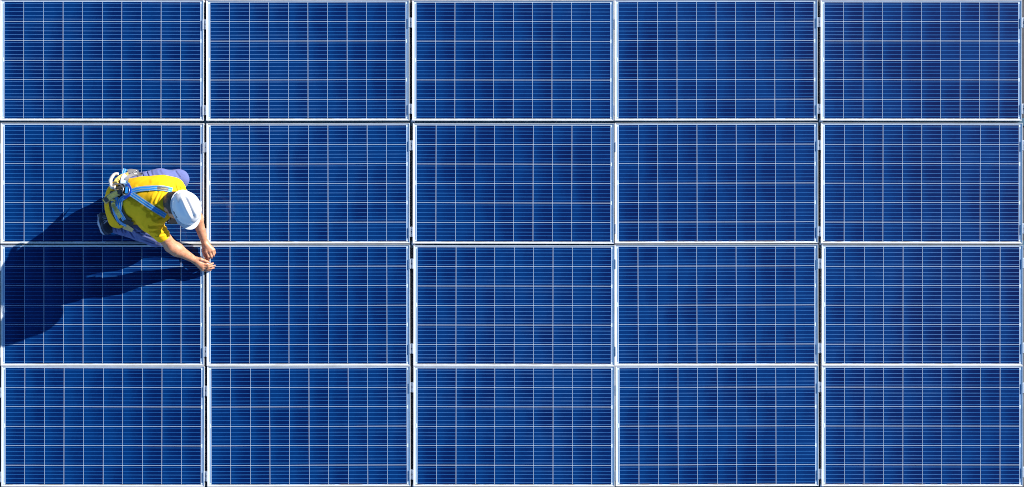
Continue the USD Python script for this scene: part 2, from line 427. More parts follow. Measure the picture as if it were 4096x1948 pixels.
def surface_nets(D, lo, h):
    S = D < 0
    n = np.array(D.shape) - 1
    cnt = np.zeros(n, np.uint8)
    for i, j, k in np.ndindex(2, 2, 2):
        cnt += S[i:n[0] + i, j:n[1] + j, k:n[2] + k]
    act = (cnt > 0) & (cnt < 8)
    I = np.stack(np.nonzero(act), 1)
    idx = np.full(n, -1, np.int64); idx[tuple(I.T)] = np.arange(len(I))
    cor = [np.array(c) for c in np.ndindex(2, 2, 2)]
    vals = np.stack([D[tuple((I + c).T)] for c in cor], 1)
    acc, w = np.zeros((len(I), 3)), np.zeros(len(I))
    for a in range(8):
        for b in range(a + 1, 8):
            if np.abs(cor[a] - cor[b]).sum() == 1:
                va, vb = vals[:, a], vals[:, b]
                x = (va < 0) != (vb < 0)
                t = np.where(x, va / np.where(x, va - vb, 1), 0)
                acc += np.where(x, 1.0, 0.0)[:, None] * (cor[a] + t[:, None] * (cor[b] - cor[a]))
                w += x
    V = (I + acc / w[:, None]) * h + lo
    faces = []
    for ax in range(3):
        o = [q for q in range(3) if q != ax]
        sl0 = [slice(None)] * 3; sl1 = [slice(None)] * 3
        sl0[ax] = slice(0, -1); sl1[ax] = slice(1, None)
        a, b = S[tuple(sl0)], S[tuple(sl1)]
        E = np.stack(np.nonzero(a != b), 1)
        ok = (E[:, o[0]] > 0) & (E[:, o[1]] > 0) & (E[:, o[0]] < n[o[0]]) & (E[:, o[1]] < n[o[1]])
        E = E[ok]
        ins = a[tuple(E.T)]
        q = []
        for da, db in ((1, 1), (0, 1), (0, 0), (1, 0)):
            c = E.copy(); c[:, o[0]] -= da; c[:, o[1]] -= db
            q.append(idx[tuple(c.T)])
        q = np.stack(q, 1)
        flip = ins if ax != 1 else ~ins
        q[~flip] = q[~flip][:, ::-1]
        faces.append(q)
    Q = np.concatenate(faces)
    return V, np.vstack([Q[:, [0, 1, 2]], Q[:, [0, 2, 3]]])

def mesh_field(F, lo, hi, h, smooth=4):
    D, lo = grid_eval(F, lo, hi, h)
    v, f = surface_nets(D, lo, h)
    m = trimesh.Trimesh(v, f, process=False)
    if smooth:
        e = m.edges_unique
        from scipy.sparse import coo_matrix
        n = len(v)
        A = coo_matrix((np.ones(2 * len(e)), (np.r_[e[:, 0], e[:, 1]], np.r_[e[:, 1], e[:, 0]])), shape=(n, n)).tocsr()
        deg = np.maximum(np.asarray(A.sum(1)), 1)
        x = v.copy()
        for _ in range(smooth):
            for lam in (0.5, -0.52):
                x += lam * (A @ x / deg - x)
        m = trimesh.Trimesh(x, f, process=False)
    return m

def unit(v):
    v = np.asarray(v, float)
    return v / np.linalg.norm(v)

def seg_dist(p, a, b):
    a, b = np.asarray(a), np.asarray(b)
    d = b - a
    t = np.clip((p - a) @ d / (d @ d), 0, 1)
    return np.linalg.norm(p - a - t[:, None] * d, axis=-1)

# ------------------------------------------------------------------ skeleton
R_SH, R_EL, R_WR = at(603, 878, .42), at(684, 985, .23), at(776, 1038, .078)
L_SH, L_EL, L_WR = at(696, 758, .42), at(777, 844, .19), at(819, 968, .066)
HU = unit((0.60, 0.05, 0.80)); HF = unit((0.35, -0.92, -0.205)); HF = unit(HF - HU * (HF @ HU)); HS = np.cross(HU, HF)
HEAD = at(703, 823, .575)
AX = np.stack([HF, HS, HU])
def hp(f, s, u):                             # a point in the head's own frame
    return HEAD + HF * f + HS * s + HU * u

body = Field()
# torso core and pelvis (inside the clothes), neck and head
body.ell(at(505, 800, .31), (.13, .165, .12), .05).ell(at(570, 800, .41), (.15, .16, .105), .05).ell(at(632, 803, .46), (.13, .16, .09), .05)
body.cone(at(640, 806, .49), hp(-.02, 0, -.07), .062, .056, .03)
body.ell(hp(0, 0, .015), (.098, .076, .112), .02, AX)
body.ell(hp(.035, 0, -.06), (.062, .055, .065), .03, AX)           # jaw
body.ell(hp(.098, 0, -.022), (.016, .012, .022), .012, AX)           # nose
body.ell(hp(.082, 0, -.066), (.014, .024, .010), .01, AX)            # mouth
body.ell(hp(.088, 0, .02), (.014, .05, .010), .012, AX)              # brow
for sgn in (-1, 1):
    body.ell(hp(.094, sgn * .032, .0), (.013, .014, .009), .008, AX, op='sub')
    body.ell(hp(-.005, sgn * .079, -.012), (.020, .010, .032), .006, AX)
    body.ell(hp(.001, sgn * .090, -.010), (.009, .008, .018), .004, AX, op='sub')
# arms
def arm(sh, el, wr, k=.03, g=1.0):
    m = el + (wr - el) * .25
    body.cone(sh, el, .058 * g, .047 * g, k)
    body.cone(el, m, .046 * g, .050 * g, k)
    body.cone(m, wr, .050 * g, .028, k)
arm(R_SH, R_EL, R_WR); arm(L_SH, L_EL, L_WR, .03, .92)

def finger(pts, rs, k=.006):
    body.chain(pts, rs, k)
# right hand, laid over the seam: palm down, fingers to the right, thumb along the top
rw = R_WR
Rk = [at(810, 1055.5, .068), at(810.5, 1065.5, .066), at(810.5, 1073.0, .058), at(809, 1080.5, .046)]
for q, r in zip(Rk, (.0125, .0125, .012, .0105)):
    body.cone(rw + (q - rw) * .10, q, .019, r, .016)
body.cone(at(787, 1041, .08), at(806, 1070, .055), .017, .014, .014)
finger([Rk[0], at(832, 1060.5, .064), at(843.5, 1056.5, .048), at(852.5, 1053, .034)], [.0105, .0094, .0084, .0066])
finger([Rk[1], at(833, 1067.5, .058), at(847, 1065.2, .043), at(859.5, 1062, .029)], [.0105, .0094, .0084, .0066])
finger([Rk[2], at(830, 1074.6, .048), at(844, 1073.7, .034), at(855.5, 1072, .022)], [.0100, .0090, .0080, .0064])
finger([Rk[3], at(824, 1081.3, .036), at(834, 1081.6, .026), at(843.0, 1081, .018)], [.0088, .0078, .0070, .0056])
finger([at(786, 1035, .084), at(803, 1037.5, .082), at(819, 1043.0, .068), at(828, 1046.8, .054), at(836, 1050, .042)], [.0165, .0125, .0105, .0098, .0070], .008)
# left hand, pinching a bolt with thumb and first finger, the others curled
lw = L_WR
Lk = [at(825, 1007, .076), at(837.5, 1004.5, .076), at(848, 1002.5, .070), at(855.5, 999, .060)]
for q, r in zip(Lk, (.0125, .0125, .012, .0105)):
    body.cone(lw + (q - lw) * .10, q, .020, r, .016)
body.cone(at(822, 978, .080), at(846, 997, .062), .017, .015, .014)
finger([Lk[0], at(833.5, 1027, .066), at(835.5, 1035.5, .048), at(834.8, 1041.5, .034)], [.0108, .0096, .0086, .0068])
finger([Lk[1], at(845, 1026, .062), at(845.5, 1030, .042), at(841, 1028, .028)], [.0108, .0096, .0086, .0068])
finger([Lk[2], at(854, 1019.5, .056), at(854.5, 1023, .038), at(849, 1021, .026)], [.0102, .0090, .0082, .0066])
finger([Lk[3], at(859.5, 1011.5, .048), at(859.5, 1014, .033), at(854.5, 1013, .023)], [.0090, .0080, .0072, .0058])
finger([at(815, 980, .074), at(813.5, 1003, .064), at(819.5, 1022, .052), at(825.5, 1032, .040), at(831.5, 1040, .031)], [.0160, .0130, .0108, .0100, .0070], .008)
def bump_arm(p):
    return -0.0016 * (meshkit.noise(p * 55.0, 3) - .5) * np.clip((p[:, 2] - .10) / .05, 0, 1)
body.warp(bump_arm)
body_mesh = mesh_field(body, (at(420, 0, .3)[0], at(0, 1100, 0)[1], -.005), (at(875, 0, .1)[0], at(0, 690, .4)[1], .74), .003, 2)

# ------------------------------------------------------------------ shirt
shirt = Field()
shirt.ell(at(502, 806, .31), (.158, .192, .165), .07)
shirt.ell(at(572, 797, .42), (.185, .180, .135), .08)
shirt.ell(at(632, 799, .46), (.150, .178, .120), .08)
shirt.ell(at(598, 800, .33), (.15, .13, .14), .06).ell(at(585, 848, .30), (.13, .105, .13), .06)
shirt.cone(at(612, 862, .45), at(600, 884, .42), .086, .080, .06)
shirt.cone(at(600, 884, .42), at(658, 955, .29), .080, .057, .04)
shirt.cone(at(660, 745, .46), at(693, 754, .43), .080, .080, .06)
shirt.cone(at(693, 754, .43), at(754, 820, .25), .080, .056, .04)
shirt.cone(at(645, 806, .515), at(662, 810, .535), .088, .076, .05)
shirt.cone(at(475, 835, .33), at(468, 878, .27), .09, .07, .05)
dR = unit(at(658, 955, .29) - at(600, 884, .42)); cR = at(653, 951, .302)
dL = unit(at(754, 820, .25) - at(693, 754, .43)); cL = at(746, 811, .275)
FOLDS = [((729, 752), (741, 778), .005, .007), ((716, 748), (728, 777), .0045, .007), ((700, 738), (712, 768), .0035, .008),
         ((641, 768), (622, 812), .0028, .008), ((655, 772), (640, 812), .0032, .007), ((631, 774), (624, 790), .0018, .006),
         ((622, 880), (660, 868), .003, .009), ((600, 905), (664, 900), .003, .009), ((640, 872), (668, 855), .0035, .008),
         ((575, 895), (610, 860), .0025, .012), ((655, 740), (700, 726), .002, .012), ((560, 745), (600, 730), .002, .014),
         ((598, 925), (650, 918), .003, .008), ((612, 944), (655, 930), .003, .007), ((430, 830), (455, 880), .003, .01), ((436, 810), (470, 890), .002, .008)]
_f2 = [(at(*a, .5)[:2], at(*b, .5)[:2], d, w) for a, b, d, w in FOLDS]
def shirt_folds(p):
    o = np.zeros(len(p))
    for a, b, d, w in _f2:
        e = seg_dist(p[:, :2], a, b)
        o += d * np.exp(-(e / w) ** 2) - .6 * d * np.exp(-((e - 1.9 * w) / w) ** 2)
    o += .007 * (meshkit.fbm(p * np.array([7.0, 10.0, 9.0]), 3, 5) - .5)
    q = p @ np.array([[.8, .6, 0], [-.6, .8, 0], [0, 0, 1]]).T
    o += .0035 * (meshkit.noise(q * np.array([11.0, 44.0, 22.0]), 9) - .5)
    return o
shirt.warp(shirt_folds)
shirt.cut(lambda p: np.where(np.linalg.norm(p - cR, axis=1) < .10, (p - cR) @ dR, -1.0), cR - .1, cR + .1)
shirt.cut(lambda p: np.where(np.linalg.norm(p - cL, axis=1) < .10, (p - cL) @ dL, -1.0), cL - .1, cL + .1)
# open sleeves: hollow the last few centimetres round the arm
shirt.cone(cR - dR * .03, cR + dR * .05, .050, .050, 0.0, op='sub')
shirt.cone(cL - dL * .03, cL + dL * .05, .050, .050, 0.0, op='sub')
shirt.cut(lambda p: .17 - p[:, 2] + .02 * np.sin(p[:, 0] * 30), (-9, -9, -9), (9, 9, 9))
shirt_mesh = mesh_field(shirt, (at(405, 0, .3)[0], at(0, 985, .3)[1], .14), (at(780, 0, .3)[0], at(0, 675, .3)[1], .66), .0042, 3)

# ------------------------------------------------------------------ trousers
R_HIP, R_KN, R_AN = at(505, 855, .28), at(624, 948, .092), at(452, 901, .125)
L_HIP, L_KN, L_AN = at(530, 742, .29), at(714, 716, .085), at(488, 768, .075)
tr = Field()
tr.ell(at(500, 803, .29), (.135, .170, .13), .05).ell(at(478, 795, .18), (.10, .14, .13), .05)
tr.cone(R_HIP, R_KN, .100, .076, .05).cone(R_KN, at(560, 925, .11), .074, .074, .03).cone(at(560, 925, .11), R_AN, .074, .058, .03)
tr.cone(L_HIP, at(640, 718, .21), .094, .080, .05).cone(at(640, 718, .21), L_KN, .080, .072, .04).cone(L_KN, at(719, 717, .08), .070, .069, .03)
tr.cone(L_KN, at(560, 745, .075), .070, .066, .03).cone(at(560, 745, .075), L_AN, .066, .056, .03)
TF = [((572, 690), (582, 706), .006, .005), ((590, 688), (602, 706), .006, .005), ((606, 684), (616, 704), .003, .006), ((640, 684), (655, 706), .0025, .008),
      ((690, 683), (708, 706), .004, .006), ((520, 905), (545, 950), .005, .007), ((540, 900), (585, 940), .005, .007), ((565, 930), (610, 920), .006, .006),
      ((590, 940), (640, 962), .004, .007), ((490, 880), (500, 930), .004, .006), ((575, 955), (620, 972), .004, .006), ((470, 880), (475, 930), .003, .006)]
_t2 = [(at(*a, .25)[:2] if a[1] < 760 else at(*a, .12)[:2], at(*b, .25)[:2] if b[1] < 760 else at(*b, .12)[:2], d, w) for a, b, d, w in TF]
def tr_folds(p):
    o = np.zeros(len(p))
    for a, b, d, w in _t2:
        e = seg_dist(p[:, :2], a, b)
        o += d * np.exp(-(e / w) ** 2) - .6 * d * np.exp(-((e - 2 * w) / w) ** 2)
    return o + .010 * (meshkit.fbm(p * np.array([14.0, 10.0, 12.0]), 3, 21) - .5)
tr.warp(tr_folds)
tr_mesh = mesh_field(tr, (at(415, 0, .1)[0], at(0, 1010, .1)[1], .0), (at(775, 0, .3)[0], at(0, 660, .3)[1], .56), .0045, 3)

# ------------------------------------------------------------------ shoes
def shoe(heel, toe, up, ankle):
    """upper and sole of a shoe standing along heel > toe, with the sole on the side away from up"""
    d = unit(toe - heel); u = unit(up - d * (up @ d)); w = np.cross(u, d); L = np.linalg.norm(toe - heel)
    F = Field()
    F.cone(heel + u * .012, heel + d * L * .55 + u * .002, .041, .043, .02)
    F.cone(heel + d * L * .55, toe - u * .004, .044, .036, .02, squash=(u, .85))
    F.cone(heel + u * .01, ankle, .042, .047, .03)
    F.cut(lambda p: -((p - heel) @ u + .028), (-9,) * 3, (9,) * 3)
    S = Field()
    S.cone(heel - d * .004, heel + d * L * .5, .047, .048, .02)
    S.cone(heel + d * L * .5, toe + d * .006, .050, .041, .02)
    S.cut(lambda p: np.maximum((p - heel) @ u + .026, -((p - heel) @ u + .050)), (-9,) * 3, (9,) * 3)
    def tread(p):
        return .0016 * np.sign(np.sin((p - heel) @ d * 260)) * (((p - heel) @ u) < -.044)
    S.warp(tread)
    lo, hi = np.minimum(np.minimum(heel, toe), ankle) - .08, np.maximum(np.maximum(heel, toe), ankle) + .08
    up_m, so_m = mesh_field(F, lo, hi, .0032, 2), mesh_field(S, lo, hi, .0032, 1)
    # lacing and side panels: pale patches lying on the upper
    pv = []
    for t, s, l, wd, tilt in ((.18, 1, .060, .016, .5), (.30, 1, .050, .010, .9), (.45, 1, .050, .009, .9), (.58, 1, .046, .009, .9), (.70, 1, .040, .008, .9), (.40, .3, .060, .014, .2),
                              (.22, -.2, .040, .010, .4), (.18, -1, .060, .016, .5), (.45, -1, .050, .009, .9), (.62, -1, .046, .009, .9)):
        c = heel + d * L * t
        n = unit(w * s + u * .75)
        a = unit(d * (1 - tilt) + (u - w * s * .75) * tilt)
        b = np.cross(n, a)
        g = []
        for i in range(7):
            for j in range(3):
                q = c + a * (i / 6 - .5) * l + b * (j / 2 - .5) * wd * (1 - .5 * abs(i / 3 - 1)) 
                g.append(q)
        pv.append((np.array(g), n))
    tree = cKDTree(up_m.vertices)
    nrm = up_m.vertex_normals
    ms = []
    for g, n in pv:
        g = g + n * .045
        _, k = tree.query(g)
        v = up_m.vertices[k] + nrm[k] * .0018
        v2 = up_m.vertices[k] - nrm[k] * .002
        f = []
        for i in range(6):
            for j in range(2):
                q = i * 3 + j
                f += [(q, q + 3, q + 4), (q, q + 4, q + 1)]
        f = np.array(f)
        ms.append(trimesh.Trimesh(np.vstack([v, v2]), np.vstack([f, f[:, ::-1] + 21]), process=False))
    return up_m, so_m, ms
rs_up, rs_so, rs_pat = shoe(at(424, 916, .155), at(412, 866, .050), np.array([.90, -.12, .42]), at(448, 904, .13))
ls_up, ls_so, ls_pat = shoe(at(462, 775, .165), at(454, 780, .047), np.array([.97, 0, .2]), at(484, 770, .12))

# ------------------------------------------------------------------ helmet
HC = at(742, 829, .632)                       # middle of the rim
def helmet_shell():
    nu, nv = 320, 100
    V = []
    for i in range(nv + 1):
        t = i / nv                            # 0 at the rim, 1 at the crown
        el = t * math.pi / 2
        for j in range(nu):
            az = 2 * math.pi * j / nu
            c, s = math.cos(az), math.sin(az)
            ce, se = math.cos(el) ** .85, math.sin(el) ** .95
            x, y, z = .129 * c * ce, .108 * s * ce, .134 * se
            x += .012 * (1 - se) * max(c, 0)
            # three ridges running from front to back over the crown
            g = 0.0
            xx = np.clip((x + .005) / .108, -1, 1)
            lens = math.sqrt(max(0.0, 1 - xx * xx))
            for o, wd, hh in ((0, .020, .019), (-.050, .014, .016), (.050, .014, .016)):
                e = wd * lens - abs(y - o * (1 - .35 * xx * xx))
                g = max(g, hh / (1 + math.exp(-np.clip(e / .0052, -30, 30))))
            ends = np.clip((.100 - abs(x + .002)) / .045, 0, 1)
            lift = np.clip((z - .055) / .03, 0, 1)
            g *= ends * lift
            n = unit((x / .129 ** 2, y / .108 ** 2, z / .134 ** 2))
            V.append(np.array([x, y, z]) + n * g)
    # flared rim and peak below the shell
    rim, rim2, inn = [], [], []
    for j in range(nu):
        az = 2 * math.pi * j / nu
        c, s = math.cos(az), math.sin(az)
        pk = max(0.0, c - .25) / .75
        ex = .0080 + .030 * pk ** 1.1 * (1 - .15 * abs(s))
        x, y = .129 * c + .012 * max(c, 0), .108 * s
        n = unit((c / .129, s / .108, 0))
        dz = -.006 - .012 * pk ** 1.5
        if pk > 0:
            n = unit(n * (1 - .6 * pk) + np.array([1, 0, 0]) * .6 * pk)
        rim.append(np.array([x, y, 0]) + n * ex + np.array([0, 0, dz]))
        rim2.append(np.array([x, y, 0]) + n * (ex - .001) + np.array([0, 0, dz - .0045]))
        inn.append(np.array([x * .965, y * .965, -.005]))
    dome = [np.array(V[i * nu + j]) * (.965, .965, .965) for i in range(0, nv + 1) for j in range(nu)]
    rings = [inn[:0]]
    A = [rim2, rim] + [V[i * nu:(i + 1) * nu] for i in range(nv + 1)]
    B = [rim2, inn] + [dome[i * nu:(i + 1) * nu] for i in range(1, nv + 1)]
    pts, F = [], []
    def strip(rows, flip):
        base = len(pts)
        for rrow in rows:
            pts.extend(rrow)
        for i in range(len(rows) - 1):
            for j in range(nu):
                a, b = base + i * nu + j, base + i * nu + (j + 1) % nu
                q = [(a, b, b + nu), (a, b + nu, a + nu)]
                F.extend([x[::-1] for x in q] if flip else q)
    strip(A, False); strip(B, True)
    P3 = np.array(pts)
    W = HC + P3 @ np.stack([HF, HS, HU])
    return trimesh.Trimesh(W, np.array(F), process=False)
def hl(f, s, u):
    return HC + HF * f + HS * s + HU * u
helmet_mesh = helmet_shell()

# hair: the back and sides of the head
hair = Field()
hair.ell(hp(-.012, 0, .008), (.103, .087, .115), .02, AX)
hair.ell(hp(-.052, 0, -.045), (.050, .066, .055), .03, AX)
hair.cut(lambda p: ((p - HEAD) @ HF) * .9 - ((p - HEAD) @ HU) * .25 - .028, (-9,) * 3, (9,) * 3)
hair.cut(lambda p: -(((p - HEAD) @ HU) + .088), (-9,) * 3, (9,) * 3)
for sgn in (-1, 1):
    hair.ell(hp(.004, sgn * .085, -.016), (.030, .03, .036), .004, AX, op='sub')
hair.warp(lambda p: .004 * (meshkit.noise(np.stack([(p - HEAD) @ HF * 60, (p - HEAD) @ HS * 160, (p - HEAD) @ HU * 40], 1), 4) - .5))
hair_mesh = mesh_field(hair, HEAD - .16, HEAD + .16, .003, 1)

# ------------------------------------------------------------------ worker's materials
skin_m = M('skin', {'g': ('geometry', {}), 'n': ('noise_texture', {'scale': 38.0, 'detail': 5.0, 'roughness': 0.6}),
                    'r': ('rgb_ramp', {'ramp': [(0.3, (0.36, 0.150, 0.072)), (0.5, (0.44, 0.195, 0.105)), (0.72, (0.50, 0.245, 0.150))]}),
                    'n2': ('noise_texture', {'scale': 420.0, 'detail': 2.0}), 'b': ('bump', {'strength': 0.2, 'distance': 0.002}),
                    'p': ('principled_bsdf', {'roughness': 0.5, 'subsurface_weight': 0.12, 'subsurface_radius': (0.6, 0.25, 0.12), 'subsurface_scale': 0.008})},
           [('g.position', 'n.vector'), ('g.position', 'n2.vector'), ('n.fac', 'r.fac'), ('r.color', 'p.base_color'), ('n2.fac', 'b.height'), ('b.normal', 'p.normal')], 'p.BSDF')
shirt_m = cloth('yellow_jersey', (0.82, 0.44, 0.003), var=.06, sheen=.0)
trouser_m = cloth('violet_blue_twill', (0.088, 0.104, 0.255), var=.14, sheen=.1, big=14)
web_m = cloth('blue_webbing', (0.022, 0.25, 0.62), var=.12, weave=600, sheen=.05, rough=.6)
pale_web_m = cloth('pale_webbing', (0.48, 0.62, 0.80), var=.1, weave=600)
yellow_web_m = cloth('yellow_webbing', (0.64, 0.45, 0.10), var=.2, weave=500, big=60)
tan_web_m = cloth('tan_webbing', (0.50, 0.34, 0.12), var=.15, weave=500)
stitch_m = plain('yellow_stitching', (0.75, 0.66, 0.25), rough=.8)
pad_m = cloth('dark_padding', (0.035, 0.03, 0.022), var=.3)
grey_pad_m = cloth('grey_padding', (0.17, 0.16, 0.16), var=.15)
black_m = plain('black_rubber', (0.012, 0.014, 0.018), rough=.6)
plate_m = plain('blue_plastic_plate', (0.006, 0.045, 0.42), rough=.3, coat=.4)
steel_m = plain('forged_steel', (0.42, 0.41, 0.40), rough=.3, metallic=.9, scale=80)
cream_m = cloth('cream_hose', (0.72, 0.62, 0.52), var=.1)
shell_m = plain('white_helmet_plastic', (0.64, 0.65, 0.66), rough=.28, var=.015, scale=12, coat=.25)
hair_m = plain('dark_hair', (0.018, 0.013, 0.012), rough=.45, var=.5, scale=160)
label_m = plain('grey_label', (0.10, 0.09, 0.085), rough=.6, var=.5, scale=150)
shoe_m = cloth('navy_shoe_mesh', (0.02, 0.03, 0.055), var=.3, weave=700)
sole_m = plain('grey_blue_sole', (0.33, 0.36, 0.46), rough=.7)
lace_m = plain('pale_shoe_panel', (0.40, 0.44, 0.52), rough=.6)

# ------------------------------------------------------------------ put the worker together
man = thing('person', label='person in yellow t-shirt and white hard hat kneeling, both hands on a panel gap', cat='person')
obj('body', body_mesh, skin_m, man, smooth=True)
obj('hair', hair_mesh, hair_m, man, smooth=True)
obj('shirt', shirt_mesh, shirt_m, man, smooth=True)
obj('trousers', tr_mesh, trouser_m, man, smooth=True)
for up_m, so_m, pats in ((rs_up, rs_so, rs_pat), (ls_up, ls_so, ls_pat)):
    s = obj('shoe', up_m, shoe_m, man, smooth=True)
    obj('sole', so_m, sole_m, s, smooth=40)
    for q in pats:
        obj('shoe_panel', q, lace_m, s)
hel = obj('helmet', helmet_mesh, shell_m, man, smooth=True)
def oriented_box(c, e, ax, cham=0.0015):
    m = box(-e[0], e[0], -e[1], e[1], -e[2], e[2], cham)
    m.apply_transform(np.vstack([np.hstack([np.stack(ax, 1), np.asarray(c)[:, None]]), [0, 0, 0, 1]]))
    return m
def side_slot(sgn):
    az = sgn * math.radians(80)
    c = hl(.129 * math.cos(az) - .005, .108 * math.sin(az), .014) + HS * sgn * .001
    n = unit(HS * sgn + HF * .12 + HU * .1)
    a = unit(HF - n * (HF @ n))
    return oriented_box(c, (.028, .003, .0022), (a, np.cross(n, a), n))
for sgn in (-1, 1):
    obj('side_slot', side_slot(sgn), black_m, hel)
nb = unit(-HF * .95 - HS * .12)
obj('rear_clip', oriented_box(hl(-.127, -.012, .020), (.016, .010, .004), (unit(np.cross(HU, nb)), HU, np.cross(unit(np.cross(HU, nb)), HU))), shell_m, hel)
# head band that shows under the back of the rim
band = []
for j in range(25):
    az = math.radians(100 + 160 * j / 24)
    band.append([hl(.117 * math.cos(az), .097 * math.sin(az), z) for z in (-.020, .012)])
bv = np.array(band).reshape(-1, 3)
bf = [f for i in range(24) for f in ((2 * i, 2 * i + 2, 2 * i + 3), (2 * i, 2 * i + 3, 2 * i + 1))]
obj('head_band', trimesh.Trimesh(np.vstack([bv, bv * 1.0 + HU * .0008]), np.vstack([np.array(bf), np.array(bf)[:, ::-1] + len(bv)]), process=False), pale_web_m, hel, smooth=True)

# ------------------------------------------------------------------ harness draped over the clothes
RES = 0.004
gx0, gy0 = at(395, 0, .3)[0], at(0, 1000, .3)[1]
gn = (int((at(780, 0, .3)[0] - gx0) / RES), int((at(0, 660, .3)[1] - gy0) / RES))
hm = np.full(gn, np.nan)
for src in (shirt_mesh, tr_mesh):
    v = src.vertices
    i, j = ((v[:, 0] - gx0) / RES).astype(int), ((v[:, 1] - gy0) / RES).astype(int)
    ok = (i >= 0) & (j >= 0) & (i < gn[0]) & (j < gn[1])
    o = np.argsort(v[ok, 2])
    cur = np.full(gn, np.nan); cur[i[ok][o], j[ok][o]] = v[ok, 2][o]
    hm = np.fmax(hm, cur)
bad = np.isnan(hm)
near = ndimage.distance_transform_edt(bad, return_distances=False, return_indices=True)
dist = ndimage.distance_transform_edt(bad) * RES
hm = hm[tuple(near)]
hm = ndimage.maximum_filter(hm, 3) - np.where(dist > .01, (dist - .01) * 1.5, 0)
hm = ndimage.gaussian_filter(hm, 1.6)
def height(x, y):
    c = np.array([(np.asarray(x) - gx0) / RES, (np.asarray(y) - gy0) / RES])
    return ndimage.map_coordinates(hm, c.reshape(2, -1), order=1, mode='nearest').reshape(np.shape(x))
def spline(P2, n):
    P2 = np.asarray(P2, float)
    if len(P2) == 2:
        return P2[0] + np.linspace(0, 1, n)[:, None] * (P2[1] - P2[0])
    from scipy.interpolate import CubicSpline
    t = np.r_[0, np.cumsum(np.linalg.norm(np.diff(P2, axis=0), axis=1))]
    return CubicSpline(t, P2, bc_type='natural')(np.linspace(0, t[-1], n))
def settle(q):
    z = .45
    for _ in range(4):
        w = at(q[0], q[1], z)
        z = max(.12, float(height(w[0], w[1])))
    return at(q[0], q[1], z)
def c1(pts):                                   # plan points noted on an enlargement of the worker
    return [(350 + x / 2.664, 640 + y / 2.664) for x, y in pts]
def ribbon(pts, width, off=.003, thick=.0022, shift=0.0, lift=None, n=None, flat=.5, sub=None):
    """a strap draped on the clothes: pts in plan units, width and shift in plan units, off the height over the cloth"""
    P2 = spline(pts, n or max(8, int(sum(np.linalg.norm(np.diff(np.asarray(pts, float), axis=0), axis=1)) / 3)))
    T = np.gradient(P2, axis=0); T /= np.linalg.norm(T, axis=1, keepdims=True)
    N = np.stack([-T[:, 1], T[:, 0]], 1)
    cols, Q = [], []
    for k in np.linspace(-.5, .5, 5):
        Q.append(P2 + N * (k * width + shift))
        cols.append([settle(p + nn * (k * width + shift)) for p, nn in zip(P2, N)])
    G = np.array(cols)                         # 5 x n x 3
    zc = G[:, :, 2].max(0)
    G[:, :, 2] = flat * zc + (1 - flat) * G[:, :, 2]
    G[:, :, 2] = ndimage.gaussian_filter1d(G[:, :, 2], 1.2, axis=1, mode='nearest')
    if lift is not None:
        G[:, :, 2] += np.interp(np.linspace(0, 1, G.shape[1]), np.linspace(0, 1, len(lift)), lift)
    Q = np.array(Q); sc = U * (1 - G[:, :, 2] / H)   # the plan point at the strap's final height
    G[:, :, 0], G[:, :, 1] = (Q[:, :, 0] - 2048) * sc, (974 - Q[:, :, 1]) * sc
    if sub is not None:                        # only a strip of the strap's width, as a fraction from -.5 to .5
        k = np.clip((np.linspace(sub[0], sub[1], 5) + .5) * 4, 0, 4)
        i0 = np.minimum(k.astype(int), 3)
        G = G[i0] + (k - i0)[:, None, None] * (G[i0 + 1] - G[i0])
    n = G.shape[1]
    top, bot = G + [0, 0, off + thick], G + [0, 0, off]
    V = np.concatenate([top.reshape(-1, 3), bot.reshape(-1, 3)]); O = 5 * n
    F = []
    for a in range(4):
        for b in range(n - 1):
            q = a * n + b
            F += [(q, q + 1, q + n + 1), (q, q + n + 1, q + n), (O + q, O + q + n + 1, O + q + 1), (O + q, O + q + n, O + q + n + 1)]
    for b in range(n - 1):
        for e in (0, 4 * n):
            F += [(e + b, O + e + b, O + e + b + 1), (e + b, O + e + b + 1, e + b + 1)]
    for a in range(4):
        for e in (0, n - 1):
            q = a * n + e
            F += [(q, O + q, O + q + n), (q, O + q + n, q + n)]
    m = trimesh.Trimesh(V, np.array(F), process=False)
    m.fix_normals()
    return m
def tube(pts, r, sec=10):
    pts = np.asarray(pts, float)
    C = spline(pts, max(10, len(pts) * 6))
    T = np.gradient(C, axis=0); T /= np.linalg.norm(T, axis=1, keepdims=True)
    ref = np.array([0, 0, 1.0])
    rr = np.interp(np.linspace(0, 1, len(C)), np.linspace(0, 1, len(np.atleast_1d(r))), np.atleast_1d(r)) if np.ndim(r) else np.full(len(C), r)
    V = []
    for c, t, q in zip(C, T, rr):
        a = np.cross(t, ref); a = a / np.linalg.norm(a) if np.linalg.norm(a) > 1e-3 else np.array([1.0, 0, 0])
        b = np.cross(a, t)
        V += [c + q * (math.cos(x) * a + math.sin(x) * b) for x in np.linspace(0, 2 * math.pi, sec, endpoint=False)]
    F = []
    for i in range(len(C) - 1):
        for j in range(sec):
            a, b = i * sec + j, i * sec + (j + 1) % sec
            F += [(a, b, b + sec), (a, b + sec, a + sec)]
    for e, fl in ((0, 1), ((len(C) - 1) * sec, 0)):
        for j in range(1, sec - 1):
            F.append((e, e + j + 1, e + j) if fl else (e, e + j, e + j + 1))
    m = trimesh.Trimesh(np.array(V), np.array(F), process=False)
    m.fix_normals()
    return m
def on(pts, off, zmin=.12):                    # points lying off metres over the cloth, never under zmin
    return [at(p[0], p[1], max(zmin, settle(p)[2] + off)) for p in pts]

har = thing('harness', parent=man, label='blue safety harness with yellow lanyard over the back of the shirt')
def strap(name, pts, width, mat=web_m, off=.003, stitches=(-.40, .0, .40), **kw):
    obj(name, ribbon(pts, width, off, **kw), mat, har, smooth=35)
    for s in stitches:
        obj('stitching', ribbon(pts, width, off + .0020, .0011, sub=(s - .42 / width, s + .42 / width), **kw), stitch_m, har)
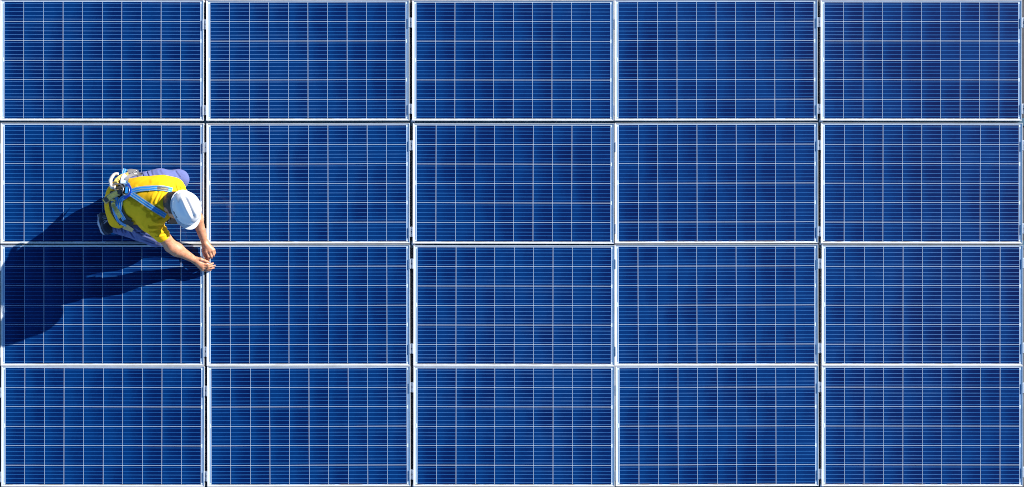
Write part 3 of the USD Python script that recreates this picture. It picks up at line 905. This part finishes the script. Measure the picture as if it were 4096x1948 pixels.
# dark pads of the hip belt first, straps over them
strap('hip_pad', c1([(425, 105), (400, 180), (372, 270), (335, 360), (322, 450), (340, 540), (385, 620), (450, 670)]), 34, pad_m, .0005, (), flat=0)
strap('hip_pad', c1([(262, 330), (245, 420), (250, 500), (275, 570), (320, 640), (360, 690)]), 13, pad_m, .001, (), flat=0)
strap('waist_belt', c1([(405, 215), (450, 172), (520, 148), (585, 152)]), 13, grey_pad_m, .005, ())
strap('waist_belt', c1([(430, 120), (470, 118), (520, 122)]), 17, grey_pad_m, .004, ())
strap('shoulder_strap', c1([(452, 340), (530, 315), (660, 300), (760, 297), (850, 308), (905, 322)]), 20.5, off=.004)
strap('shoulder_strap', c1([(452, 352), (520, 395), (600, 450), (700, 515), (835, 596)]), 22, off=.003)
strap('leg_strap', c1([(408, 388), (352, 435), (342, 520), (322, 610), (345, 650)]), 19, off=.005)
strap('leg_strap', c1([(312, 395), (318, 470), (350, 560), (395, 640)]), 16, off=.004)
strap('leg_strap', c1([(268, 440), (282, 520), (312, 610), (368, 675), (450, 705)]), 13, off=.004)
strap('leg_strap', c1([(395, 640), (440, 668), (490, 682)]), 13, off=.004)
strap('side_strap', c1([(440, 275), (405, 240), (392, 195), (395, 150), (410, 95)]), 21, off=.006)
strap('pale_pad', c1([(383, 250), (385, 215), (395, 180), (415, 160)]), 20, pale_web_m, .010, ())
strap('yellow_strap', c1([(300, 232), (330, 200), (375, 168), (440, 146)]), 13, yellow_web_m, .012, ())
strap('yellow_strap', c1([(272, 470), (295, 500), (320, 550), (358, 615)]), 18, yellow_web_m, .010, (-.3, .3))
strap('black_sleeve', c1([(350, 612), (385, 645), (430, 668), (492, 684)]), 17, black_m, .008, ())
strap('tan_flap', c1([(452, 706), (436, 732), (428, 752)]), 40, tan_web_m, .006, (), flat=.9)
# wavy loops of the yellow strap
for (a, b) in (((296, 208), (338, 214)), ((286, 238), (326, 246)), ((256, 425), (300, 440)), ((262, 470), (300, 462))):
    obj('webbing_loop', tube(on(c1([a, ((a[0] + b[0]) / 2, (a[1] + b[1]) / 2 - 8), b]), .014), .0085), yellow_web_m, har, smooth=True)
# lanyard lying across the lower back, with its shock pack end
lan = c1([(184, 448), (225, 412), (285, 372), (345, 342)])
obj('lanyard', ribbon(lan, 24, .014, .010, flat=.9, lift=[-.03, -.004, 0, 0, 0]), yellow_web_m, har, smooth=35)
for s in (-.42, .42):
    obj('stitching', ribbon(lan, 24, .0238, .0012, sub=(s - .03, s + .03), flat=.9, lift=[-.03, -.004, 0, 0, 0]), grey_pad_m, har)
obj('black_patch', ribbon(c1([(190, 436), (222, 412)]), 19, .0275, .0015, flat=.95), black_m, har)
obj('lanyard_end', ribbon(c1([(330, 342), (382, 336)]), 17, .018, .016, flat=.95), black_m, har, smooth=35)
obj('white_hose', tube(on(c1([(330, 148), (290, 152), (258, 185), (245, 215), (252, 262), (262, 292), (300, 288)]), .016, .40), [.010, .012, .014, .014, .014, .013, .012]), cream_m, har, smooth=True)
obj('carabiner', tube(on(c1([(268, 262), (300, 254), (340, 258), (370, 280), (380, 315), (368, 342), (330, 330), (300, 318), (282, 300)]), .026, .42), .0055), steel_m, har, smooth=True)
obj('carabiner_gate', tube(on(c1([(305, 318), (340, 322), (362, 316)]), .030), .0052), bolt_m, har, smooth=True)
obj('d_ring', tube(on(c1([(385, 300), (400, 285), (430, 284), (446, 305), (440, 350), (420, 370), (385, 368), (372, 352)]), .018), .0042), steel_m, har, smooth=True)
obj('ring_loop', ribbon(c1([(428, 288), (424, 320), (420, 355)]), 12, .012, .006), web_m, har, smooth=35)
# the curved blue back plate
pp = c1([(432, 258), (452, 268), (468, 300), (466, 345), (446, 385), (404, 412), (398, 402), (428, 372), (444, 335), (446, 300)])
from shapely.geometry import Polygon
poly = Polygon(pp).buffer(2.2).simplify(.3)
pm = trimesh.creation.extrude_polygon(poly, 1.0, engine='earcut')
pm = pm.subdivide()
W = []
for x, y, e in pm.vertices:
    W.append(settle((x, y)) + [0, 0, .007 + .010 * e])
pmz = np.array(W)
pm2 = trimesh.Trimesh(pmz, pm.faces, process=False); pm2.fix_normals()
obj('back_plate', pm2, plate_m, har, smooth=30)
obj('strap_label', ribbon(c1([(748, 297), (800, 301), (866, 313)]), 13.5, .0072, .0014), label_m, har)
for x in (526, 665):
    obj('stitching', ribbon(c1([(x, 290), (x + 1, 335)]), 1.0, .0064, .0008), stitch_m, har)
# buckle on the left hip
obj('buckle', tube(on(c1([(485, 135), (505, 118), (535, 108), (545, 122), (515, 145), (488, 150), (485, 135)]), .016), .0036), steel_m, har, smooth=True)
obj('buckle', tube(on(c1([(500, 146), (540, 118)]), .018), .0040), steel_m, har, smooth=True)
# chest fittings hanging under the chin
obj('chest_strap', box(*np.sort([at(668, 0, .43)[0], at(712, 0, .43)[0]]), *np.sort([at(0, 896, .43)[1], at(0, 868, .43)[1]]), .415, .438, .004), black_m, har)
obj('chest_strap', box(*np.sort([at(712.3, 0, .43)[0], at(756, 0, .43)[0]]), *np.sort([at(0, 889, .43)[1], at(0, 872, .43)[1]]), .385, .437, .004), black_m, har)
obj('chest_buckle', tube([at(675, 868, .45), at(676, 877, .45), at(676, 884, .445), at(671, 888, .44)], .0035), steel_m, har, smooth=True)
# the bolt between his fingertips
bt = tube([at(833, 1044, .030), at(834.5, 1052, .016)], .003, 8)
obj('bolt', bt, steel_m, label='small steel bolt held between the fingertips of the kneeling worker', cat='bolt', smooth=30)
